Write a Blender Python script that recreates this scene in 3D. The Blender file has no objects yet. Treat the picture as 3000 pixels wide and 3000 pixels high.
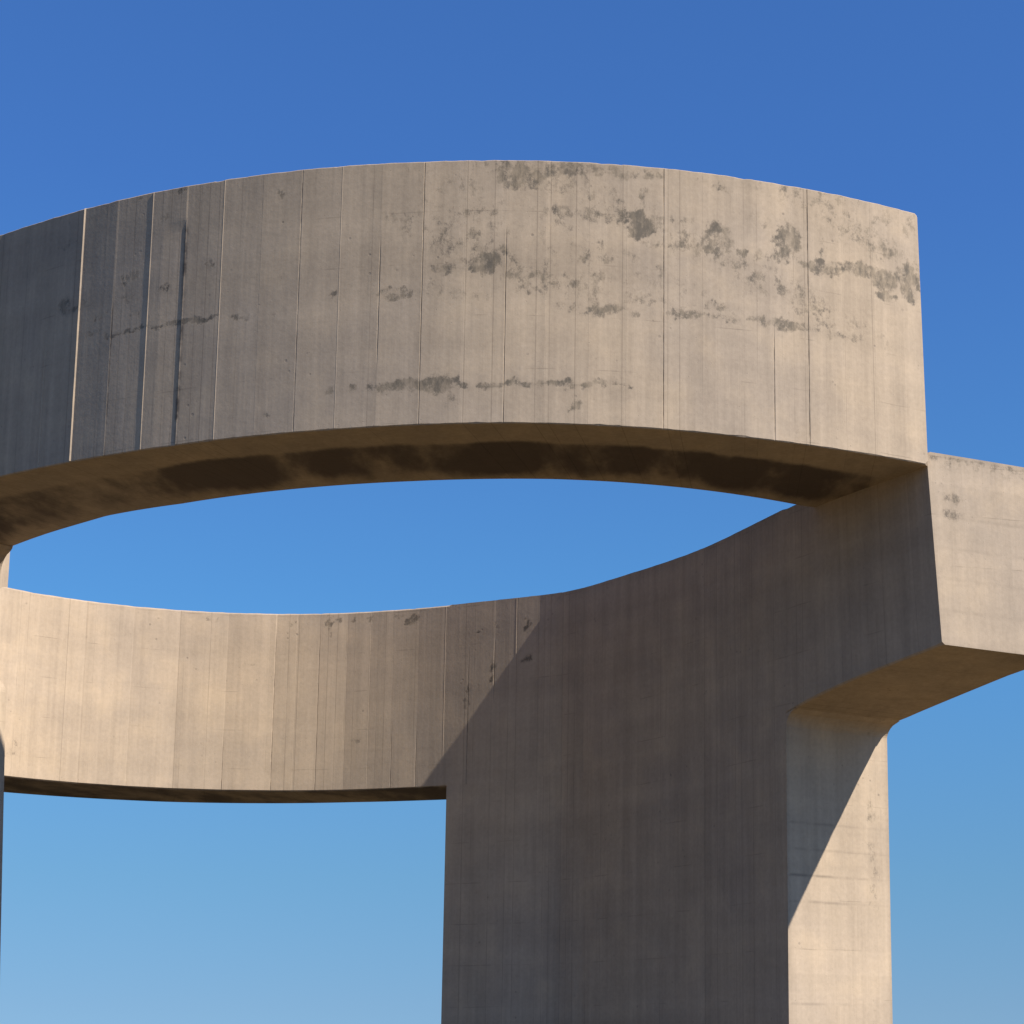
import bpy, math, random
import numpy as np
rad = math.radians
sc = bpy.context.scene
random.seed(7); rng = np.random.default_rng(11)

# ------------------------------------------------------------------ camera
cam_d = bpy.data.cameras.new('camera'); cam = bpy.data.objects.new('camera', cam_d)
sc.collection.objects.link(cam); sc.camera = cam
cam.location = (0, 0, 1.6)
cam.rotation_euler = (rad(90 + 10.509), 0, 0)
cam_d.sensor_width = 36; cam_d.lens = 67.08
cam_d.shift_x = -500/3000; cam_d.shift_y = 530/3000
cam_d.clip_end = 20000

# ------------------------------------------------------------------ sky, sun, exposure
SUN_AZ, SUN_EL = math.atan2(.880, -.475), rad(43.0)          # azimuth measured from +Y towards +X
w = bpy.data.worlds.new('World'); sc.world = w; w.use_nodes = True
nt = w.node_tree; nt.nodes.clear()
sky = nt.nodes.new('ShaderNodeTexSky'); sky.sky_type = 'NISHITA'; sky.sun_disc = False
sky.sun_elevation = SUN_EL; sky.sun_rotation = SUN_AZ
sky.altitude = 0; sky.air_density = 1.0; sky.dust_density = 0.3; sky.ozone_density = 3.0
tcw = nt.nodes.new('ShaderNodeTexCoord'); mpw = nt.nodes.new('ShaderNodeMapping')
mpw.inputs['Scale'].default_value = (1, 1, .75); mpw.inputs['Location'].default_value = (0, 0, .12)
nt.links.new(tcw.outputs['Generated'], mpw.inputs[0]); nt.links.new(mpw.outputs[0], sky.inputs[0])
hs = nt.nodes.new('ShaderNodeMix'); hs.data_type = 'RGBA'; hs.blend_type = 'MULTIPLY'
hs.inputs[0].default_value = 1
sxz = nt.nodes.new('ShaderNodeSeparateXYZ'); nt.links.new(tcw.outputs['Generated'], sxz.inputs[0])
rmp = nt.nodes.new('ShaderNodeValToRGB'); cr = rmp.color_ramp          # clear deep-blue air, paler towards the horizon
for i, (q, c) in enumerate(((.02, (.65, .80, .92, 1)), (.085, (.60, .88, 1.0, 1)), (.218, (.54, 1.02, 1.33, 1)), (.42, (.48, .86, 1.38, 1)))):
    e = cr.elements[i] if i < 2 else cr.elements.new(q)
    e.position = q; e.color = c
nt.links.new(sxz.outputs[2], rmp.inputs[0]); nt.links.new(rmp.outputs[0], hs.inputs[7])
bg = nt.nodes.new('ShaderNodeBackground'); bg.inputs[1].default_value = 0.0755
wo = nt.nodes.new('ShaderNodeOutputWorld')
nt.links.new(sky.outputs[0], hs.inputs[6]); nt.links.new(hs.outputs[2], bg.inputs[0]); nt.links.new(bg.outputs[0], wo.inputs[0])
sd = bpy.data.lights.new('sun', 'SUN'); sun = bpy.data.objects.new('sun', sd); sc.collection.objects.link(sun)
sd.energy = 5.0; sd.angle = rad(0.5); sd.color = (1.0, 0.955, 0.89)
from mathutils import Vector
sdir = Vector((math.sin(SUN_AZ)*math.cos(SUN_EL), math.cos(SUN_AZ)*math.cos(SUN_EL), math.sin(SUN_EL)))
sun.rotation_euler = sdir.to_track_quat('Z', 'Y').to_euler()
sc.view_settings.view_transform = 'Standard'; sc.view_settings.look = 'None'
sc.view_settings.exposure = 0.6; sc.view_settings.gamma = 1
sc.render.engine = 'CYCLES'; sc.cycles.max_bounces = 8; sc.cycles.diffuse_bounces = 5

# ------------------------------------------------------------------ materials
class NT:
    def __init__(s, name):
        s.m = bpy.data.materials.new(name); s.m.use_nodes = True; s.t = s.m.node_tree
        s.b = s.t.nodes['Principled BSDF']
    def n(s, k, **kw):
        x = s.t.nodes.new(k)
        for a, v in kw.items():
            if a == 'inp':
                for i, q in v.items(): x.inputs[i].default_value = q
            else: setattr(x, a, v)
        return x
    def l(s, a, b): s.t.links.new(a, b)
    def val(s, sock, v):
        if hasattr(v, 'is_output'): s.l(v, sock)
        else: sock.default_value = v
    def math(s, op, a, b=0.0, c=0.0, clamp=False):
        x = s.n('ShaderNodeMath', operation=op, use_clamp=clamp)
        for i, v in enumerate((a, b, c)): s.val(x.inputs[i], v)
        return x.outputs[0]
    def noise(s, scale, xyz=(1, 1, 1), detail=4, rough=.55, off=(0, 0, 0), rot=(0, 0, 0)):
        mp = s.n('ShaderNodeMapping'); mp.inputs['Scale'].default_value = xyz; mp.inputs['Location'].default_value = off; mp.inputs['Rotation'].default_value = rot
        s.l(s.tc, mp.inputs[0])
        x = s.n('ShaderNodeTexNoise'); x.inputs['Scale'].default_value = scale
        x.inputs['Detail'].default_value = detail; x.inputs['Roughness'].default_value = rough
        s.l(mp.outputs[0], x.inputs['Vector']); return x.outputs[0]
    def ramp(s, v, a, b, lo=0., hi=1.):
        x = s.n('ShaderNodeMapRange', interpolation_type='SMOOTHSTEP')
        s.val(x.inputs[0], v); s.val(x.inputs[1], a); s.val(x.inputs[2], b); s.val(x.inputs[3], lo); s.val(x.inputs[4], hi)
        return x.outputs[0]
    def mix(s, f, a, b, kind='MIX'):
        x = s.n('ShaderNodeMix', data_type='RGBA', blend_type=kind)
        s.val(x.inputs[0], f)
        for i, v in ((6, a), (7, b)):
            if hasattr(v, 'is_output'): s.l(v, x.inputs[i])
            else: x.inputs[i].default_value = (*v, 1)
        return x.outputs[2]
    def attr(s, name): return s.n('ShaderNodeAttribute', attribute_name=name).outputs['Fac']

def concrete():
    k = NT('board_marked_concrete'); k.tc = k.n('ShaderNodeTexCoord').outputs['Object']
    big = k.noise(.55, detail=5); mid = k.noise(2.3, detail=5, off=(3, 1, 7)); fine = k.noise(24, detail=5, rough=.65)
    streak = k.noise(5.5, (1, 1, .07), detail=5, rough=.6); streak2 = k.noise(19, (1, 1, .035), detail=3, off=(5, 2, 0))
    lift = k.noise(1.0, (.12, .12, 3.2), detail=3, off=(0, 0, 2))
    tone, stain, crack, soot = (k.attr(a) for a in ('tone', 'stain', 'crack', 'soot'))
    col = k.mix(k.ramp(big, .35, .68), (.390, .297, .206), (.347, .270, .197))
    col = k.mix(k.ramp(mid, .45, .75, 0, .25), col, (.425, .313, .196))
    v = k.math('ADD', 1.0, k.math('MULTIPLY', k.math('SUBTRACT', streak, .5), .38))
    v = k.math('ADD', v, k.math('MULTIPLY', k.math('SUBTRACT', streak2, .5), .28))
    v = k.math('ADD', v, k.math('MULTIPLY', k.math('SUBTRACT', mid, .5), .34))
    v = k.math('ADD', v, k.math('MULTIPLY', k.math('SUBTRACT', lift, .5), .30))
    v = k.math('ADD', v, k.math('MULTIPLY', k.math('SUBTRACT', fine, .5), .36))
    v = k.math('ADD', v, k.math('MULTIPLY', tone, 1.0))
    col = k.mix(1.0, col, k.n('ShaderNodeCombineColor').outputs[0], 'MULTIPLY')
    cc = col.node.inputs[7].links[0].from_node
    for i in range(3): k.l(v, cc.inputs[i])
    # weathering: mildew patches with ragged edges
    rag = k.noise(12, (1, 1, .8), detail=9, rough=.75, off=(1, 4, 2)); den = k.noise(7, (1, 1, .45), detail=6, rough=.7, off=(6, 1, 3)); rag2 = k.noise(3.2, (1, 1, .35), detail=5, rough=.6, off=(8, 4, 2))
    sm = k.math('ADD', stain, k.math('MULTIPLY', k.math('SUBTRACT', rag, .53), 3.4))
    sm = k.math('ADD', sm, k.math('MULTIPLY', k.math('SUBTRACT', rag2, .5), .7))
    sm = k.math('MULTIPLY', k.ramp(sm, .06, .82), k.ramp(stain, .05, .32))
    halo = k.math('MULTIPLY', stain, .16)
    sm = k.math('MAXIMUM', k.math('MULTIPLY', sm, k.ramp(den, .28, .64, .30, .90)), halo)
    col = k.mix(sm, col, k.mix(k.ramp(den, .4, .6), (.135, .108, .072), (.095, .080, .062)))
    # soot and damp on the undersides, plus shade painted under the rear beam
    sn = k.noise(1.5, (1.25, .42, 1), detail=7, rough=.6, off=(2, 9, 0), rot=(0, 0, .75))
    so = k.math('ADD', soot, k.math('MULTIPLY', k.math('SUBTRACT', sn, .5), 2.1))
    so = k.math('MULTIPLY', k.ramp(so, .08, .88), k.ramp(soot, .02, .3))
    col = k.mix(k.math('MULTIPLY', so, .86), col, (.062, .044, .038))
    # open joints and hairline cracks
    cr = k.math('MULTIPLY', crack, k.ramp(k.noise(6, (1, 1, 1.2), detail=4, off=(0, 7, 0)), .30, .62))
    col = k.mix(k.math('MULTIPLY', cr, .85, clamp=True), col, (.05, .04, .034))
    arc = k.attr('arc'); ab = k.math('DIVIDE', arc, .121)
    ab = k.math('ADD', ab, k.math('MULTIPLY', k.math('SINE', k.math('MULTIPLY', arc, 2.7)), .35))
    bid = k.math('FLOOR', ab); fr = k.math('SUBTRACT', ab, bid)
    wn = k.n('ShaderNodeTexWhiteNoise', noise_dimensions='1D'); k.l(bid, wn.inputs['W'])
    bt = k.math('ADD', .975, k.math('MULTIPLY', wn.outputs['Value'], .05))
    wn2 = k.n('ShaderNodeTexWhiteNoise', noise_dimensions='1D'); k.l(k.math('ADD', bid, 77.3), wn2.inputs['W'])
    edge = k.math('MULTIPLY', k.math('LESS_THAN', fr, .08), k.ramp(k.math('ADD', wn2.outputs['Value'], k.math('MULTIPLY', k.noise(3, (1, 1, .6), off=(4, 0, 5)), .9)), 1.0, 1.45, 0, .24))
    lf = k.math('FRACT', k.math('ADD', k.math('MULTIPLY', k.n('ShaderNodeSeparateXYZ').outputs[2], 1.9), k.math('MULTIPLY', k.noise(2.0, (1, 1, .2)), .05)))
    sx = [q for q in k.t.nodes if q.bl_idname == 'ShaderNodeSeparateXYZ'][-1]; k.l(k.tc, sx.inputs[0])
    lift_l = k.math('MULTIPLY', k.math('LESS_THAN', lf, .020), k.ramp(k.noise(2.2, (1, 1, .3), off=(9, 9, 1)), .50, .68, 0, .22))
    bb = k.math('MULTIPLY', bt, k.math('SUBTRACT', 1.0, k.math('MAXIMUM', edge, lift_l)))
    cmb = k.n('ShaderNodeCombineColor')
    for i in range(3): k.l(bb, cmb.inputs[i])
    col = k.mix(1.0, col, cmb.outputs[0], 'MULTIPLY')
    vor = k.n('ShaderNodeTexVoronoi'); vor.inputs['Scale'].default_value = 9; k.l(k.tc, vor.inputs['Vector'])
    hole = k.math('MULTIPLY', k.ramp(vor.outputs['Distance'], (.09), .16, .5, 0), k.ramp(k.noise(1.9, off=(3, 3, 8)), .54, .68))
    pit = k.math('MAXIMUM', k.ramp(k.noise(48, detail=3), .66, .76, 0, .45), hole)
    col = k.mix(pit, col, (.16, .13, .10))
    k.l(col, k.b.inputs['Base Color'])
    k.b.inputs['Roughness'].default_value = .9; k.b.inputs['Specular IOR Level'].default_value = .2
    bp = k.n('ShaderNodeBump'); bp.inputs['Strength'].default_value = .35; bp.inputs['Distance'].default_value = .008
    hgt = k.math('ADD', k.math('MULTIPLY', fine, .5), k.math('MULTIPLY', mid, .9))
    hgt = k.math('ADD', hgt, k.math('MULTIPLY', streak2, .45))
    hgt = k.math('SUBTRACT', hgt, k.math('ADD', pit, k.math('MULTIPLY', sm, .5)))
    k.l(hgt, bp.inputs['Height']); k.l(bp.outputs[0], k.b.inputs['Normal'])
    return k.m

def grass():
    k = NT('dry_grass'); k.tc = k.n('ShaderNodeTexCoord').outputs['Object']
    a = k.noise(.12, detail=6); b = k.noise(3.5, detail=6, rough=.7)
    col = k.mix(k.ramp(a, .35, .65), (.108, .070, .025), (.076, .056, .020))
    col = k.mix(k.ramp(b, .4, .75, 0, .6), col, (.135, .090, .036))
    k.l(col, k.b.inputs['Base Color']); k.b.inputs['Roughness'].default_value = 1
    bp = k.n('ShaderNodeBump'); bp.inputs['Strength'].default_value = .8; bp.inputs['Distance'].default_value = .05
    k.l(b, bp.inputs['Height']); k.l(bp.outputs[0], k.b.inputs['Normal'])
    return k.m
M_CON, M_GRASS = concrete(), grass()

# ------------------------------------------------------------------ ground
def ground():
    # gently domed hilltop, one sheet out to the horizon
    rs = [0, 6, 12, 20, 30, 45, 70, 120, 250, 600, 1500, 4000, 9000]; n = 64
    vs = [(0, 0, 0)]; fs = []
    for i, r in enumerate(rs[1:]):
        z = 0 if r <= 45 else -min(6, (r-45)*.03)
        for j in range(n): vs.append((r*math.cos(j*2*math.pi/n), r*math.sin(j*2*math.pi/n), z))
    for j in range(n): fs.append((0, 1+j, 1+(j+1) % n))
    for i in range(len(rs)-2):
        a, b = 1+i*n, 1+(i+1)*n
        for j in range(n): fs.append((a+j, b+j, b+(j+1) % n, a+(j+1) % n))
    me = bpy.data.meshes.new('ground'); me.from_pydata(vs, [], fs); me.materials.append(M_GRASS)
    for q in me.polygons: q.use_smooth = True
    o = bpy.data.objects.new('ground', me); sc.collection.objects.link(o); o.location = (-3.2, 12, 0)
    o['kind'] = 'structure'; return o
ground()

# ------------------------------------------------------------------ plan curves (metres)
def spline(pts):
    P = np.array(pts, float); n = len(P)
    T = np.zeros_like(P); T[1:-1] = (P[2:]-P[:-2])/2; T[0] = P[1]-P[0]; T[-1] = P[-1]-P[-2]
    def f(u):
        u = np.clip(np.asarray(u, float), 0, n-1); i = np.minimum(u.astype(int), n-2); t = (u-i)[..., None]
        return (2*t**3-3*t**2+1)*P[i]+(t**3-2*t**2+t)*T[i]+(-2*t**3+3*t**2)*P[i+1]+(t**3-t**2)*T[i+1]
    return f
def near_y(x): return np.polyval((-9.73117806e-05, 5.27618914e-05, 6.95666582e-02, 2.49688392e-01, 17.3278786), x)+.11*np.maximum(0, -6.05-np.asarray(x, float))
def ni_y(x): return np.polyval((5.36895873e-04, 6.82577459e-03, 1.04700339e-01, 3.49278659e-01, 19.2077353), x)

X0, X1 = -7.2, 2.46
_uo = spline([(-9.95, 24.3), (-10.4, 23.0), (-10.1, 21.5), (-9.2, 20.2), (-8.2, 19.42), (X0, near_y(X0))])
_ui = spline([(-8.67, 23.85), (-8.86, 23.2), (-8.68, 22.5), (-8.08, 21.87), (-7.28, 21.10), (-6.40, ni_y(-6.40))])
def upper_out(u):                                    # u in [0,5] bend on the left, then x runs X0..X1 for u 5..6
    u = np.asarray(u, float); x = X0+(u-5)*(X1-X0)
    return np.where((u < 5)[..., None], _uo(np.minimum(u, 5)), np.stack([x, near_y(x)], -1))
_un = spline([(1.30, ni_y(1.30)), (1.75, 20.06), (2.10, 20.2), (2.43, 20.3)])
def upper_in(u):
    u = np.asarray(u, float); t = u-5
    x = -6.40+np.minimum(t/.88, 1)*(1.30+6.40)
    a = np.stack([x, ni_y(x)], -1)
    r = np.where((u < 5)[..., None], _ui(np.minimum(u, 5)), a)
    return np.where((t > .88)[..., None], _un((t-.88)/.12*3), r)
def ux(x): return 5+(np.asarray(x, float)-X0)/(X1-X0)

LI = [(-8.40, 22.25), (-8.80, 22.75), (-8.84, 23.25), (-8.607, 23.902), (-7.789, 24.638), (-6.812, 25.117), (-5.77, 25.332), (-4.747, 25.313), (-3.8, 25.086),
      (-3.12, 24.841), (-2.40, 24.524), (-1.84, 24.235), (-1.002, 23.434), (-0.501, 22.908), (-0.059, 22.344),
      (0.334, 21.741), (0.708, 21.093), (1.119, 20.381), (1.661, 19.536), (2.458, 18.405)]
lower_in = spline(LI)
ARM1 = np.array((3.66, 18.75))
def _thick(u): return np.interp(u, [0, 3, 5, 7, 9, 12, 16, 17, 19], [1.45, 1.45, 1.40, 1.20, 1.26, 1.30, 1.37, 1.37, 1.36])
def _offset(u):
    d = lower_in(np.minimum(u+.04, 19))-lower_in(np.maximum(u-.04, 0))
    d /= np.linalg.norm(d, axis=-1, keepdims=True); nrm = np.stack([-d[..., 1], d[..., 0]], -1)
    return lower_in(u)+nrm*_thick(u)[..., None]
def lower_out(u):
    u = np.asarray(u, float); o = _offset(u); ARM0 = _offset(np.array(17.0))
    t = np.clip((u-17)/2, 0, 1)[..., None]
    return np.where(t > 0, ARM0+(ARM1-ARM0)*t, o)
_LU = np.linspace(0, 19, 4000); _LX = lower_in(_LU)
def lu_x(x, far=True):                               # parameter on the far / right part of the lower wall for a given x
    m = _LU > 2.6
    return np.interp(x, _LX[m, 0], _LU[m])

def arclen(f, n):
    u = np.linspace(0, n, 3000); d = np.r_[0, np.cumsum(np.linalg.norm(np.diff(f(u), axis=0), axis=1))]
    return lambda q: np.interp(q, u, d)
arc_u, arc_l = arclen(upper_out, 6), arclen(lower_in, 19)
# ------------------------------------------------------------------ mesh helpers
ORG = np.array([-3.2, 22.0, 0.0])
def fbm1(x, seed, f=1.0):
    s = np.zeros_like(np.asarray(x, float)); r = np.random.default_rng(seed)
    for k in range(5):
        a, b = r.uniform(0, 6.28, 2); s += np.sin(x*f*1.9**k+a+.7*np.sin(x*f*.8*1.9**k+b))/1.6**k
    return s/2.2

def make(name, V, F, attrs, parent):
    me = bpy.data.meshes.new(name); me.from_pydata((np.asarray(V)-ORG).tolist(), [], F)
    for a, arr in attrs.items():
        at = me.attributes.new(a, 'FLOAT', 'POINT'); at.data.foreach_set('value', np.asarray(arr, np.float32))
    me.materials.append(M_CON); me.update()
    o = bpy.data.objects.new(name, me); sc.collection.objects.link(o); o.parent = parent
    return o

def blotch(S, C, Z, wob=.25):
    out = np.zeros(C.shape); r = np.random.default_rng(5)
    wx = .035*fbm1(C*3+Z*7, 1, 2.2)+.012*fbm1(C*9-Z*13, 2, 3.); wz = .030*fbm1(C*6-Z*4, 3, 2.2)+.010*fbm1(C*11+Z*9, 4, 3.)
    C = C+wx; Z = Z+wz; S2 = []
    for (cx, cz, rx, rz, s) in S:
        S2.append((cx, cz, rx*1.1, rz*1.1, s*.30))
        for _ in range(int(6+110*min(.16, rx*rz)/.02)):
            a = r.uniform(0, 6.28); q = math.sqrt(r.uniform(0, 1)); t = r.uniform(.07, .30)
            S2.append((cx+1.2*rx*q*math.cos(a), cz+rz*q*math.sin(a), max(.018, rx*t*r.uniform(.7, 2.)), max(.012, rz*t*r.uniform(.5, 1.2)), s*r.uniform(.5, 1.15)))
    for (cx, cz, rx, rz, s) in S2:
        m = (np.abs(C-cx) < rx*2.2) & (np.abs(Z-cz) < rz*2.2)
        if not m.any(): continue
        d = np.sqrt(((C[m]-cx)/max(rx, .02))**2+((Z[m]-cz)/max(rz, .016))**2)
        out[m] = np.maximum(out[m], s*np.clip(1.9-d*.95, 0, 1))
    return out

def panels(joints, step, feats, name_seed, toX=None, jit=.0009):
    """columns (curve parameter, outward offset profile, crack, tone) of a wall cast against flat board panels"""
    r = np.random.default_rng(name_seed); cols = []
    for i in range(len(joints)-1):
        a, b = joints[i], joints[i+1]
        q = jit*(1 if b < -3.6 else .4); oa, ob = r.normal(0, q, 2); tone = r.normal(0, .014)
        n = max(2, int(round((b-a)/step)))
        for k in range(n+1):
            t = k/n; e = .0
            cols.append(dict(a=a, b=b, t=t, off=oa*(1-t)+ob*t, tone=tone, j=None))
        if i < len(joints)-2: cols.append(dict(a=b, b=b, t=0, off=None, tone=tone, j=i+1))
    return cols

def sweep(name, parent, U, OUT, INN, zb, zt, nz, off_o=None, off_i=None, ch=None, att_o=None, att_i=None, soot=None, nb=10, drop=None, lean=None, arc=None, tdrop=None):
    """closed section swept along U. OUT/INN: (n,2); zb,zt: (n,). off_*: (n,nz) outward offsets."""
    n = len(U); zb = np.asarray(zb); zt = np.asarray(zt); drop = np.zeros(n) if drop is None else drop; tdrop = np.zeros(n) if tdrop is None else tdrop
    ch = np.full(n, .018) if ch is None else ch
    D = INN-OUT; W = np.linalg.norm(D, axis=1); D = D/W[:, None]
    def nrm(P, s):
        g = np.gradient(P, axis=0); g /= np.linalg.norm(g, axis=1, keepdims=True)+1e-9
        q = np.stack([g[:, 1], -g[:, 0]], 1)
        return q*np.sign(np.sum(q*(-D*s), 1))[:, None]
    NO, NI_ = nrm(OUT, 1), nrm(INN, -1)
    t = np.linspace(0, 1, nz)
    L = []; A = {k: [] for k in ('tone', 'stain', 'crack', 'soot', 'arc')}
    ARC = arc(np.asarray(U))
    def add(xy, z, **kw):
        kw['arc'] = ARC
        L.append(np.column_stack([xy, z]))
        for k in A: A[k].append(np.broadcast_to(kw.get(k, 0.), (n,)))
    ARCe = arc(np.asarray(U)); ez = .003*fbm1(ARCe, 3, 14.)-.020*np.clip(fbm1(ARCe, 8, 5.)-.55, 0, .5); ei = .003*fbm1(ARCe, 13, 14.)-.020*np.clip(fbm1(ARCe, 18, 5.)-.55, 0, .5)
    for i in range(nz):                                # outer wall, going up
        z = zb-drop+ch-ez*(i == 0)+ez*(i == nz-1)+(zt-tdrop-zb+drop-2*ch)*t[i]
        o = off_o[:, i] if off_o is not None else 0
        add(OUT+NO*np.reshape(o, (-1, 1)), z, **({k: v[:, i] for k, v in att_o.items()} if att_o else {}))
    for q in (0., .5, 1.):                               # top
        c = ch*(1-2*q); add(OUT+D*(W*q+c)[:, None], zt-tdrop*(1-q)+ez*(q == 0)+ei*(q == 1))
    for i in range(nz-1, -1, -1):                      # inner wall, going down
        z = zb+ch+(zt-zb-2*ch)*t[i]
        o = off_i[:, i] if off_i is not None else 0
        add(INN+NI_*np.reshape(o, (-1, 1)), z, **({k: v[:, i] for k, v in att_i.items()} if att_i else {}))
    for q in np.linspace(1, 0, nb):                    # underside
        c = ch*(1-2*q); xy = OUT+D*(W*q+c)[:, None]
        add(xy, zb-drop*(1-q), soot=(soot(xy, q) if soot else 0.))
    m = len(L); V = np.stack(L, 1)                     # (n, m, 3)
    if lean is not None: V[..., 0] += lean(np.asarray(U)[:, None], V[..., 2])
    V = V.reshape(-1, 3); A = {k: np.stack(v, 1).reshape(-1) for k, v in A.items()}
    F = []
    for i in range(n-1):
        a, b = i*m, (i+1)*m
        for j in range(m):
            j2 = (j+1) % m; F.append((a+j, b+j, b+j2, a+j2))
    F.append(tuple(range(m-1, -1, -1)))
    # far end: a face of horizontal boards, row by row between the outer and the inner wall
    e0 = (n-1)*m; io = [e0+i for i in range(nz)]; ii = [e0+nz+3+(nz-1-i) for i in range(nz)]
    nc = 40; ext = []; exA = {k: [] for k in A}; grid = []
    hgt = zt[-1]-zb[-1]; r = np.random.default_rng(99); nbd = max(2, int(round(hgt/.33))); bt = r.normal(0, .03, nbd+1)
    for i in range(nz):
        row = [io[i]]; tt = i/(nz-1); bd = min(int(tt*nbd), nbd); edge = i and int((i-1)/(nz-1)*nbd) != bd
        for q in range(1, nc):
            row.append(len(V)+len(ext)); ext.append(V[io[i]]*(1-q/nc)+V[ii[i]]*(q/nc))
            zz = 1-tt; st = .42*max(0, 1-zz/.10)+.5*math.exp(-((q/nc-.80)/.10)**2)*(math.exp(-((zz-.22)/.03)**2)+1.2*math.exp(-((zz-.31)/.035)**2))
            exA['tone'].append(.11+.6*bt[bd]); exA['stain'].append(st); exA['soot'].append(0); exA['arc'].append(ARC[-1]); exA['crack'].append(.13 if edge else 0)
        row.append(ii[i]); grid.append(row)
    V = np.vstack([V, ext]); A = {k: np.r_[A[k], exA[k]] for k in A}
    for i in range(nz-1):
        for q in range(nc): F.append((grid[i][q], grid[i+1][q], grid[i+1][q+1], grid[i][q+1]))
    top = [e0+nz+j for j in range(3)]; F.append(tuple([grid[-1][0]]+top+[grid[-1][-1]]+grid[-1][-2:0:-1]))
    bot = [e0+2*nz+3+j for j in range(nb)]; F.append(tuple([grid[0][-1]]+bot+[grid[0][0]]+grid[0][1:-1]))
    M_ = F[-1]
    # orientation: outer wall normals must point away from the inner wall
    v0, v1, v2 = V[F[0][0]], V[F[0][1]], V[F[0][2]]
    if np.dot(np.cross(v1-v0, v2-v0)[:2], -D[0]) < 0: F = [tuple(reversed(f)) for f in F]
    return make(name, V, F, A, parent)

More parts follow.
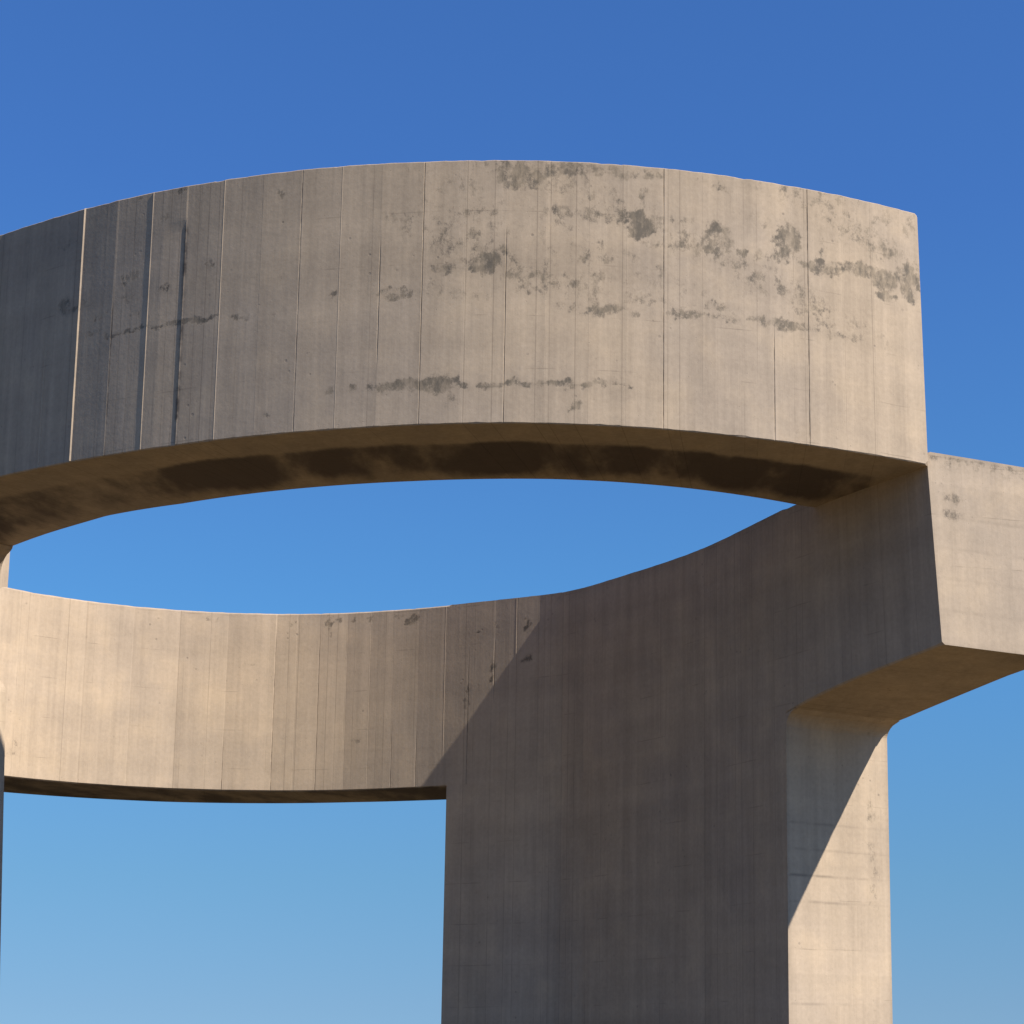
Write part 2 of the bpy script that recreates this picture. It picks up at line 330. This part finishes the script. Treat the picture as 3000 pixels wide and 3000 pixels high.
NS= [(-1.5,9.86,.2,.09,.75),(-1.2,9.93,.3,.05,.6),(-.6,9.93,.3,.05,.5),(-.75,9.46,.28,.05,.6),(1.0,8.53,.2,.04,.7),(1.6,8.5,.2,.03,.5),(.0,9.2,.25,.05,.4),(1.85,9.25,.35,.05,.6),(-5.51,9.14,0.081,0.066,0.65),(-5.52,8.94,0.057,0.034,0.65),(-5.12,8.95,0.049,0.034,0.6),(-5.16,9.71,0.05,0.025,0.6),(-6.29,9.03,0.055,0.067,0.8),(-6.2,8.93,0.129,0.035,0.6),(-5.85,8.8,0.084,0.034,0.4),(-5.4,8.73,0.06,0.034,0.5),(-5.02,8.57,0.136,0.015,0.9),(-4.71,8.58,0.171,0.015,0.85),(-5.51,8.57,0.161,0.015,0.75),(-5.91,8.64,0.084,0.015,0.6),(-4.26,8.54,0.074,0.016,0.6),(-3.86,8.54,0.099,0.011,0.3),(-4.64,9.12,0.027,0.046,0.55),(-3.91,9.78,0.016,0.026,0.7),(-3.87,8.9,0.016,0.016,0.5),(-3.34,8.68,0.025,0.023,0.7),(-3.35,7.71,0.031,0.025,1.0),(-4.98,9.97,0.039,0.019,0.6),(-5.47,9.95,0.025,0.019,0.6),(-6.01,9.85,0.019,0.017,0.6),(-4.0,7.53,0.025,0.011,0.4),(-6.32,9.67,0.088,0.059,0.3),(-1.56,9.83,0.152,0.109,0.7),(-1.51,9.88,0.068,0.055,0.4),(-1.06,9.92,0.101,0.064,0.45),(-2.06,9.81,0.102,0.109,0.25),(-2.7,9.43,0.103,0.054,0.45),(-2.64,9.34,0.043,0.054,0.4),(-1.93,9.45,0.118,0.032,0.5),(-1.97,9.28,0.03,0.09,0.5),(-1.19,9.49,0.118,0.045,0.5),(-0.83,9.5,0.067,0.033,0.5),(-0.41,9.38,0.11,0.109,0.95),(-0.56,9.51,0.102,0.063,0.4),(-0.12,9.33,0.027,0.163,0.6),(-2.27,8.88,0.118,0.039,0.5),(-1.88,8.94,0.101,0.107,0.8),(-1.71,9.07,0.024,0.039,0.8),(-1.56,8.81,0.117,0.044,0.6),(-1.11,8.75,0.134,0.062,0.55),(-0.8,8.82,0.042,0.045,0.7),(-0.73,9.01,0.047,0.045,0.6),(-0.77,9.15,0.02,0.025,0.6),(-0.94,9.04,0.023,0.089,0.5),(-2.73,8.65,0.128,0.062,0.5),(-1.51,8.66,0.067,0.053,0.35),(-1.9,8.64,0.084,0.089,0.25),(-0.76,8.47,0.15,0.046,0.8),(-0.84,8.5,0.05,0.053,0.6),(-0.74,8.62,0.084,0.053,0.35),(-1.11,8.49,0.092,0.044,0.6),(-0.41,8.62,0.101,0.08,0.45),(-0.47,8.48,0.023,0.032,0.6),(-0.08,8.49,0.042,0.039,0.6),(-2.65,7.72,0.169,0.052,0.95),(-2.28,7.72,0.151,0.078,0.95),(-1.75,7.7,0.116,0.021,0.75),(-1.5,7.71,0.132,0.021,0.75),(-1.05,7.72,0.174,0.021,0.85),(-0.72,7.74,0.166,0.016,0.5),(-1.01,7.51,0.058,0.061,0.7),(-1.05,7.65,0.041,0.07,0.3),(-3.12,7.7,0.028,0.025,0.9),(-2.94,7.71,0.012,0.049,0.5),(-1.89,7.69,0.02,0.024,0.7),(-2.31,9.15,0.068,0.108,0.25),(-0.4,9.73,0.051,0.046,0.5),(-2.21,7.56,0.1,0.069,0.25),(0.33,9.31,0.112,0.146,0.85),(0.03,9.47,0.043,0.026,0.5),(0.26,9.48,0.073,0.026,0.6),(0.56,9.22,0.042,0.04,0.85),(0.74,9.22,0.025,0.046,0.7),(0.81,9.21,0.018,0.033,0.5),(1.02,9.43,0.093,0.148,0.9),(1.02,9.24,0.107,0.052,0.6),(1.38,9.2,0.136,0.06,0.8),(1.38,9.39,0.033,0.131,0.4),(1.69,9.22,0.121,0.034,0.75),(1.79,9.28,0.047,0.06,0.95),(1.82,9.2,0.037,0.047,0.7),(2.05,9.19,0.114,0.095,1.0),(2.04,9.01,0.085,0.041,0.85),(2.14,9.51,0.067,0.048,0.7),(2.06,9.86,0.053,0.058,0.45),(1.95,9.75,0.019,0.114,0.5),(2.33,9.22,0.068,0.181,0.95),(2.36,9.8,0.049,0.126,0.6),(2.22,9.27,0.048,0.076,0.6),(0.32,8.62,0.103,0.05,0.6),(0.39,8.52,0.103,0.018,0.6),(0.07,8.52,0.085,0.032,0.75),(1.04,8.54,0.092,0.046,1.0),(0.75,8.55,0.087,0.033,0.5),(0.89,8.53,0.025,0.045,0.5),(1.37,8.57,0.108,0.073,0.45),(1.5,8.49,0.155,0.022,0.3),(0.4,9.87,0.07,0.055,0.35),(0.19,9.91,0.052,0.037,0.4),(0.73,9.57,0.106,0.074,0.25),(1.5,9.56,0.129,0.075,0.2)]
FS= [(-4.79,7.23,0.02,0.11,0.95),(-4.7,7.31,0.028,0.039,0.8),(-5.32,7.27,0.029,0.03,0.6),(-5.9,6.7,0.146,0.015,0.3),(-6.57,6.82,0.058,0.049,0.25),(-8.54,5.33,0.041,0.136,0.3),(-6.37,7.31,0.117,0.049,0.3),(-7.44,7.01,0.191,0.036,0.2),(-7.98,6.93,0.124,0.032,0.2),(-4.48,7.31,0.027,0.034,0.9),(-4.24,7.31,0.026,0.022,0.9),(-3.63,7.27,0.049,0.061,0.95),(-2.66,6.97,0.062,0.021,0.9),(-2.03,7.01,0.02,0.038,1.0),(-2.03,6.55,0.037,0.047,0.8),(-2.39,7.07,0.099,0.059,0.3),(-4.4,6.55,0.053,0.024,0.4),(-4.4,5.62,0.053,0.024,0.4),(-2.51,6.45,0.02,0.142,0.6),(-2.83,6.1,0.022,0.142,0.6),(-2.85,5.87,0.043,0.049,0.5),(-3.81,7.31,0.075,0.02,0.4)]

# ------------------------------------------------------------------ the sculpture
root = bpy.data.objects.new('concrete_sculpture', None); sc.collection.objects.link(root); root.location = ORG
root['label'] = 'monumental weathered concrete sculpture, two stacked curved beams forming an open ring on thick pillars'
root['category'] = 'sculpture'

T2, B2, T1, B1 = 10.0, 7.33, 7.40, 4.96

def wall_profile(cols, curve, conv, nz, feats, zrow, seed, turn=None):
    """turn panel columns into positions on the chord of each panel, plus offsets, tone and cracks per (column, row)"""
    r = np.random.default_rng(seed); n = len(cols); late = []
    P = np.zeros((n, 2)); off = np.zeros((n, nz)); tone = np.zeros((n, nz)); crack = np.zeros((n, nz)); U = np.zeros(n)
    for k, c in enumerate(cols):
        if c['j'] is None:
            g = .006 if True else 0
            f = feats.get(round(c['a'], 3), None); f2 = feats.get(round(c['b'], 3), None)
            ga = f[1] if f else .005; gb = f2[1] if f2 else .005
            L = c['b']-c['a']; x = c['a']+ga+(L-ga-gb)*c['t']
            pa, pb = np.array(curve(conv(c['a']))), np.array(curve(conv(c['b'])))
            if turn: pa[1] = turn.get(c['a'], pa[1]); pb[1] = turn.get(c['b'], pb[1])
            s = (x-c['a'])/L; P[k] = pa*(1-s)+pb*s; U[k] = conv(x)
            off[k] = c['off']; tone[k] = c['tone']
        else:
            P[k] = curve(conv(c['b'])); U[k] = conv(c['b'])
            if turn and c['b'] in turn: P[k, 1] = turn[c['b']]
            f = feats.get(round(c['b'], 3)); prev, nxt = cols[k-1]['off'], cols[k+1]['off']
            base = (prev+nxt)/2; z = zrow
            if f is not None and f[0] == 'groove':
                for q in (k-1, k+1): late.append((q, .95*np.clip((z-f[3])/.12+.5, 0, 1)*np.clip((f[4]-z)/.12+.5, 0, 1)))
            if f is None:
                off[k] = base-.0006; crack[k] = .12*np.clip(fbm1(z, seed*13+k, 2.)+.1, 0, 1); tone[k] = c['tone']
            else:
                kind, wd, amp, z0, z1 = f[:5]
                e = np.clip((z-z0)/.35+.5, 0, 1)*np.clip((z1-z)/.35+.5, 0, 1)
                nz_ = 1+(.10 if kind == 'fin' else .35)*fbm1(z, k+5, 9.)
                if kind == 'groove': off[k] = base; crack[k] = 1.2*e; tone[k] = 0
                elif kind == 'fin': off[k] = base+amp*e*np.clip(nz_, .25, 1.4); tone[k] = min(.10, amp*6)*e
                elif kind == 'groove': off[k] = base-amp*e*np.clip(nz_, .2, 1.4); crack[k] = 1.6*e; tone[k] = 0
                elif kind == 'crack': off[k] = base-amp*e*np.clip(nz_, 0, 1.4); crack[k] = .85*e*np.clip(nz_+.5*fbm1(z, k+50, 3.), .1, 1.5)
    for q, v in late: crack[q] = v
    for q, v in late[::2]:
        for i in range(9): off[q-i] -= .010*v*(1-i/9)
    return P, off, tone, crack, U

# --- upper beam: near arc, cast against 0.4 m board panels
NJ = [X0, -6.899, -6.503, -6.096, -5.697, -5.294, -4.91, -4.509, -4.102, -3.695, -3.291, -2.895, -2.48, -2.084, -1.682, -1.297, -0.897, -0.541,
      -0.183, 0.189, 0.539, 0.889, 1.235, 1.587, 1.92, 2.232, X1]
FEAT = {-6.503: ('fin', .009, .012, 7.3, 8.55), -6.096: ('fin', .009, .013, 6, 11), -5.697: ('crack', .012, .001, 7, 9.0),
        -5.294: ('fin', .007, .0045, 7, 11), -4.91: ('groove', .009, .035, 7, 9.6), -4.509: ('fin', .007, .002, 7, 11),
        -3.695: ('crack', .008, .002, 7, 11), -3.291: ('fin', .006, .0015, 7, 11), -2.895: ('crack', .008, .004, 8.05, 9.15),
        -2.48: ('crack', .006, .006, 7, 11), -1.682: ('crack', .006, .006, 7, 9.2), -0.183: ('crack', .006, .006, 7, 11),
        1.235: ('crack', .006, .006, 7, 11), .889: ('crack', .007, .006, 7, 8.4)}
NZ = 92
zrow = np.linspace(B2, T2, NZ)
cols = panels(NJ, .028, FEAT, 21)
P, off, tone, crack, U = wall_profile(cols, upper_out, ux, NZ, FEAT, zrow, 31)
Ul = np.linspace(0, 5, 60)[:-1]                          # the bend on the left, out of sight
Uall = np.r_[Ul, U]; OUT = np.vstack([upper_out(Ul), P]); INN = upper_in(Uall)
z_ = np.zeros((len(Ul), NZ)); off = np.vstack([z_, off]); tone = np.vstack([z_, tone]); crack = np.vstack([z_, crack])
xs = OUT[:, 0]
zt = T2+np.interp(xs, [-7.1, -6.05, -5.4, -3.7, -2.5, -1.2, 0, 1, 2.4], [.062, .016, .018, 0, -.015, -.012, -.008, -.010, .006])
zb = B2+np.interp(xs, [-7.1, -6.05, -4.9, -3.2, -1.6, -.9, 0, 1.3, 2.46], [.024, -.009, -.006, -.003, .014, .014, .010, 0, -.003])
CX = np.broadcast_to(xs[:, None], off.shape); CZ = np.broadcast_to(zrow[None], off.shape)
stain = blotch(NS, CX, CZ)
lz = 8.13-.022*(CX+2.6)+.01*fbm1(CX, 12, 3.)
tone = tone+.07*np.exp(-((CZ-lz)/.012)**2)*np.clip(.4+.9*fbm1(CX, 15, 2.5), 0, 1)*np.clip((CX+3)/.4, 0, 1)
# damp rim under the coping, fading irregularly
rim = np.clip((CZ-9.72)/.28, 0, 1)*np.clip(.35+.35*fbm1(CX, 77, 2.1), 0, 1)*np.clip((CX+4.2)/1.5, 0, 1)*.55
stain = np.maximum(stain, rim)
stain = np.maximum(stain, .36*np.clip((CX+3.4)/1.2, 0, 1)*np.clip((CZ-8.35)/.3, 0, 1)*np.clip(.6+.6*fbm1(CX*1.3+CZ*3, 8, 2.), 0, 1))
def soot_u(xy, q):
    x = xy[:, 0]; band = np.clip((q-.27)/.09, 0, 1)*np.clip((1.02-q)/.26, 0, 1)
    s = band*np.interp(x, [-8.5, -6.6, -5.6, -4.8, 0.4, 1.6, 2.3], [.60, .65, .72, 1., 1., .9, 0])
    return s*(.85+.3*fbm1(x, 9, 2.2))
chu = np.full(len(Uall), .010); chu[-1] = .045; 
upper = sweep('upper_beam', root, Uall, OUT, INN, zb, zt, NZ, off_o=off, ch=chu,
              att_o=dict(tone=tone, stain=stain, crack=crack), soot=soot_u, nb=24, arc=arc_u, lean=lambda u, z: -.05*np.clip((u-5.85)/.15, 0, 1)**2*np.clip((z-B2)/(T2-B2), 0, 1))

# --- lower beam: far wall and the right-hand arm
FJ = [-8.31, -7.858, -7.333, -6.772, -6.163, -5.523, -5.236, -4.924, -4.538, -4.217, -3.882, -3.536, -3.16, -2.827, -2.472, -2.178, -1.863,
      -1.55, -1.26, -.98, -.70, -.45, -.2, .03, .25, .45, .65, .85, 1.04, 1.119]
FF = {-5.523: ('crack', .006, .004, 4, 7.1), -4.924: ('crack', .006, .003, 4, 7.0), -3.536: ('crack', .006, .003, 4, 5.6), -3.16: ('fin', .006, .002, 4, 9), -6.163: ('crack', .006, .003, 4, 5.7),
      -2.827: ('crack', .007, .006, 4.5, 6.6), -2.472: ('crack', .008, .008, 6.2, 6.7), -2.178: ('fin', .006, .002, 6.5, 9), -4.217: ('fin', .006, .0015, 4, 9), -3.882: ('crack', .006, .003, 4, 5.7)}
NZL = 66
zl = np.linspace(B1, T1, NZL)
cols = panels(FJ, .04, FF, 5, jit=.0010)
TURN = {-2.827: 24.71, -2.472: 24.555, -2.178: 24.42, -1.863: 24.275, -1.55: 24.108, -1.26: 23.85, -.98: 23.52, -.70: 23.17, -.45: 22.86}
PI_, offl, tonel, crl, UL = wall_profile(cols, lower_in, lu_x, NZL, FF, zl, 41, turn=TURN)
Ua = np.linspace(.6, lu_x(-8.31), 22)[:-1]; Ub = np.linspace(lu_x(1.119), 19, 60)[1:]
Uall = np.r_[Ua, UL, Ub]; INN = np.vstack([lower_in(Ua), PI_, lower_in(Ub)]); OUT = lower_out(Uall)
pad = lambda a, v=0: np.vstack([np.full((len(Ua), NZL), v), a, np.full((len(Ub), NZL), v)])
offl, tonel, crl = pad(offl), pad(tonel), pad(crl)
tonel = tonel+np.interp(np.r_[lower_in(Ua), PI_, lower_in(Ub)][:, 0], [-8, -4.5, -1.95, -1.4], [.15, .18, .22, 0])[:, None]*(np.arange(len(Uall)) < len(Ua)+len(UL))[:, None]  # cleaner rear wall; extra paleness before the shadow edge stands in for sunlight
U_A, U_B = lu_x(-3.10), lu_x(1.119)                      # the right pillar stands under this stretch
def lower_zb(u): return np.interp(u, [0, U_A, U_B, 19], [B1, B1, 5.155, 5.50])
def lower_zt(u):
    t = np.clip((np.asarray(u, float)-14.5)/4.5, 0, 1); return T1+.08*t*t*(3-2*t)
def lower_drop(u): return np.interp(u, [U_A, 17, 17.3, 18.5, 19], [0, .02, .035, .045, .075])
xs = INN[:, 0]; CX = np.broadcast_to(xs[:, None], offl.shape); CZ = np.broadcast_to(zl[None], offl.shape)
stl = blotch(FS, CX, CZ)
rim = np.clip((CZ-7.12)/.28, 0, 1)*np.clip(.3+.4*fbm1(CX, 17, 2.1), 0, 1)*np.clip((CX+7)/2, 0, 1)*.45
stl = np.maximum(stl, rim)
chl = np.where((Uall > U_A-.005) & (Uall < U_B+.02), .0004, .018); chl[-1] = .03
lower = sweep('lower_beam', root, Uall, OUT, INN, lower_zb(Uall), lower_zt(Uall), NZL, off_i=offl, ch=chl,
              att_i=dict(tone=tonel, stain=stl, crack=crl), soot=lambda xy, q: .22*np.clip(1-abs(q-.3)/.3, 0, 1)*(xy[:, 0] > 1.1)+.80*np.clip((-2.2-xy[:, 0])/.8, 0, 1)*np.clip(.75+.5*fbm1(xy[:, 0]+q, 4, 1.5), 0, 1), nb=10, arc=arc_l,  # darkening under the rear stretch is painted shade; the arm's is soot
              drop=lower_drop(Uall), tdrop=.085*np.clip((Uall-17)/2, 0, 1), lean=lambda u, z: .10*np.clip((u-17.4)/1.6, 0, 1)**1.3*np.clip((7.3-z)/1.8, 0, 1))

# --- pillars: the same curved walls brought down to the ground
_ju = np.array([lu_x(x) for x in FJ]); _jp = np.array([lower_in(q) for q in _ju])
for _i, _x in enumerate(FJ):
    if _x in TURN: _jp[_i, 1] = TURN[_x]
def panel_in(u):
    u = np.asarray(u, float)
    a = np.stack([np.interp(u, _ju, _jp[:, 0]), np.interp(u, _ju, _jp[:, 1])], -1)
    return np.where(((u > _ju[0]) & (u < _ju[-1]))[..., None], a, lower_in(u))
def pillar(name, OUTf, INNf, ua, ub, ztop, nz, ncol, seed, tone_w=.16, inset=0.0, odrop=lambda u: 0*u, arc=None):
    r = np.random.default_rng(seed); ts = np.linspace(0, 1, nz)
    V = []; A = {k: [] for k in ('tone', 'stain', 'crack', 'soot', 'arc')}; ne = 24; m = 2*ncol+ne; eb = r.normal(0, .03, 40)
    base = np.linspace(0, 1, ncol); L = np.linalg.norm(INNf(np.array([ub(1.)]))-INNf(np.array([ua(1.)])))
    nb = max(3, int(L/tone_w)); bt = r.normal(0, .008, nb+1); bid = np.minimum((base*nb).astype(int), nb)
    gaps = np.r_[0, (np.diff(bid) != 0).astype(float)]*r.uniform(0, 1, ncol)
    for t in ts:
        # t runs 0 at the ground to 1 at the top; ua/ub give the ends of the wall at that height
        u = ua(t)+(ub(t)-ua(t))*base
        zt_ = ztop(u); z = zt_*t; zo = (zt_-odrop(u))*t
        o, i = OUTf(u), INNf(u); d = i-o; d /= np.linalg.norm(d, axis=1, keepdims=True); i = i-d*inset
        eq = (np.arange(ne)+1)/(ne+1); ezz = np.full(ne, z[-1])
        V.append(np.column_stack([o, zo])); V.append(np.column_stack([o[-1]+(i[-1]-o[-1])*eq[:, None], zo[-1]+(z[-1]-zo[-1])*eq])); V.append(np.column_stack([i[::-1], z[::-1]]))
        for q in (base, base[::-1]):
            rev = q[0] > q[-1]
            A['tone'].append(bt[bid[::-1] if rev else bid]+(np.interp(i[::-1, 0], [-1.95, -1.4], [.22, 0]) if rev and name == 'right_pillar' else 0)); A['arc'].append(arc(u[::-1] if rev else u)); A['stain'].append(np.zeros(ncol)); A['soot'].append(np.zeros(ncol))  # rear wall's painted sunlight carried down the pillar, ending at the shadow edge
            A['crack'].append((gaps[::-1] if rev else gaps)*.12)
            if not rev:
                bd = int(z[-1]/.262); A['tone'].append(np.full(ne, .14+.6*eb[bd])); A['soot'].append(np.zeros(ne)); A['arc'].append(np.full(ne, arc(u[-1])))
                lines = [(3.41, .55), (3.12, .45), (3.98, .3), (3.70, .25), (2.05, .3), (1.45, .3), (.9, .3)]
                A['crack'].append(np.full(ne, max([s_*(abs(z[-1]-zz) < .0125) for zz, s_ in lines]))*np.clip(1.4-1.3*eq, .25, 1)[::-1])
                A['stain'].append(.42*np.exp(-((eq-.17)/.06)**2)*np.clip(.4+.8*fbm1(np.full(ne, z[-1]), 6, 3.), 0, 1)+.1*np.exp(-(eq/.12)**2))
    V = np.vstack(V); A = {k: np.concatenate(v) for k, v in A.items()}
    F = []
    for k in range(nz-1):
        a, b = k*m, (k+1)*m
        for j in range(m): F.append((a+j, a+(j+1) % m, b+(j+1) % m, b+j))
    c = V[:m].mean(0); f = F[2]; nr = np.cross(V[f[1]]-V[f[0]], V[f[2]]-V[f[0]])
    if np.dot(nr[:2], (V[f[0]]-V[m-3])[:2]) < 0: F = [tuple(reversed(q)) for q in F]
    return make(name, V, F, A, root)

H_R = 5.155
def fil(t, H, r):                                        # concave fillet: how far the end flares out near the top
    d = np.clip((1-t)*H, 0, r); return r-math.sqrt(max(0, r*r-(r-d)**2))
class Rows: pass
ub_m = 1/.83                                             # parameter units per metre near the right end
_rt = 60
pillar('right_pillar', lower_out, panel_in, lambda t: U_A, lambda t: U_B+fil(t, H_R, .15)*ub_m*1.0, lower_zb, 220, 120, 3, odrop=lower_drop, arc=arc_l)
LU_A, LU_B = 2.55, .55                                   # along the bend of the upper beam
def left_end(t):
    z = t*7.4; u = 3.08+fil(min(1, z/7.31), 7.31, .26)
    if z < 5.95: q = min(1, max(0, (6.0-z)/.40)); u += (.31+max(0, 5.8-z)*.080)*q*q*(3-2*q)
    return u
pillar('left_pillar', upper_out, upper_in, lambda t: .45, left_end, lambda u: np.full(np.shape(u), 7.40), 240, 60, 4, inset=.004, arc=arc_u)
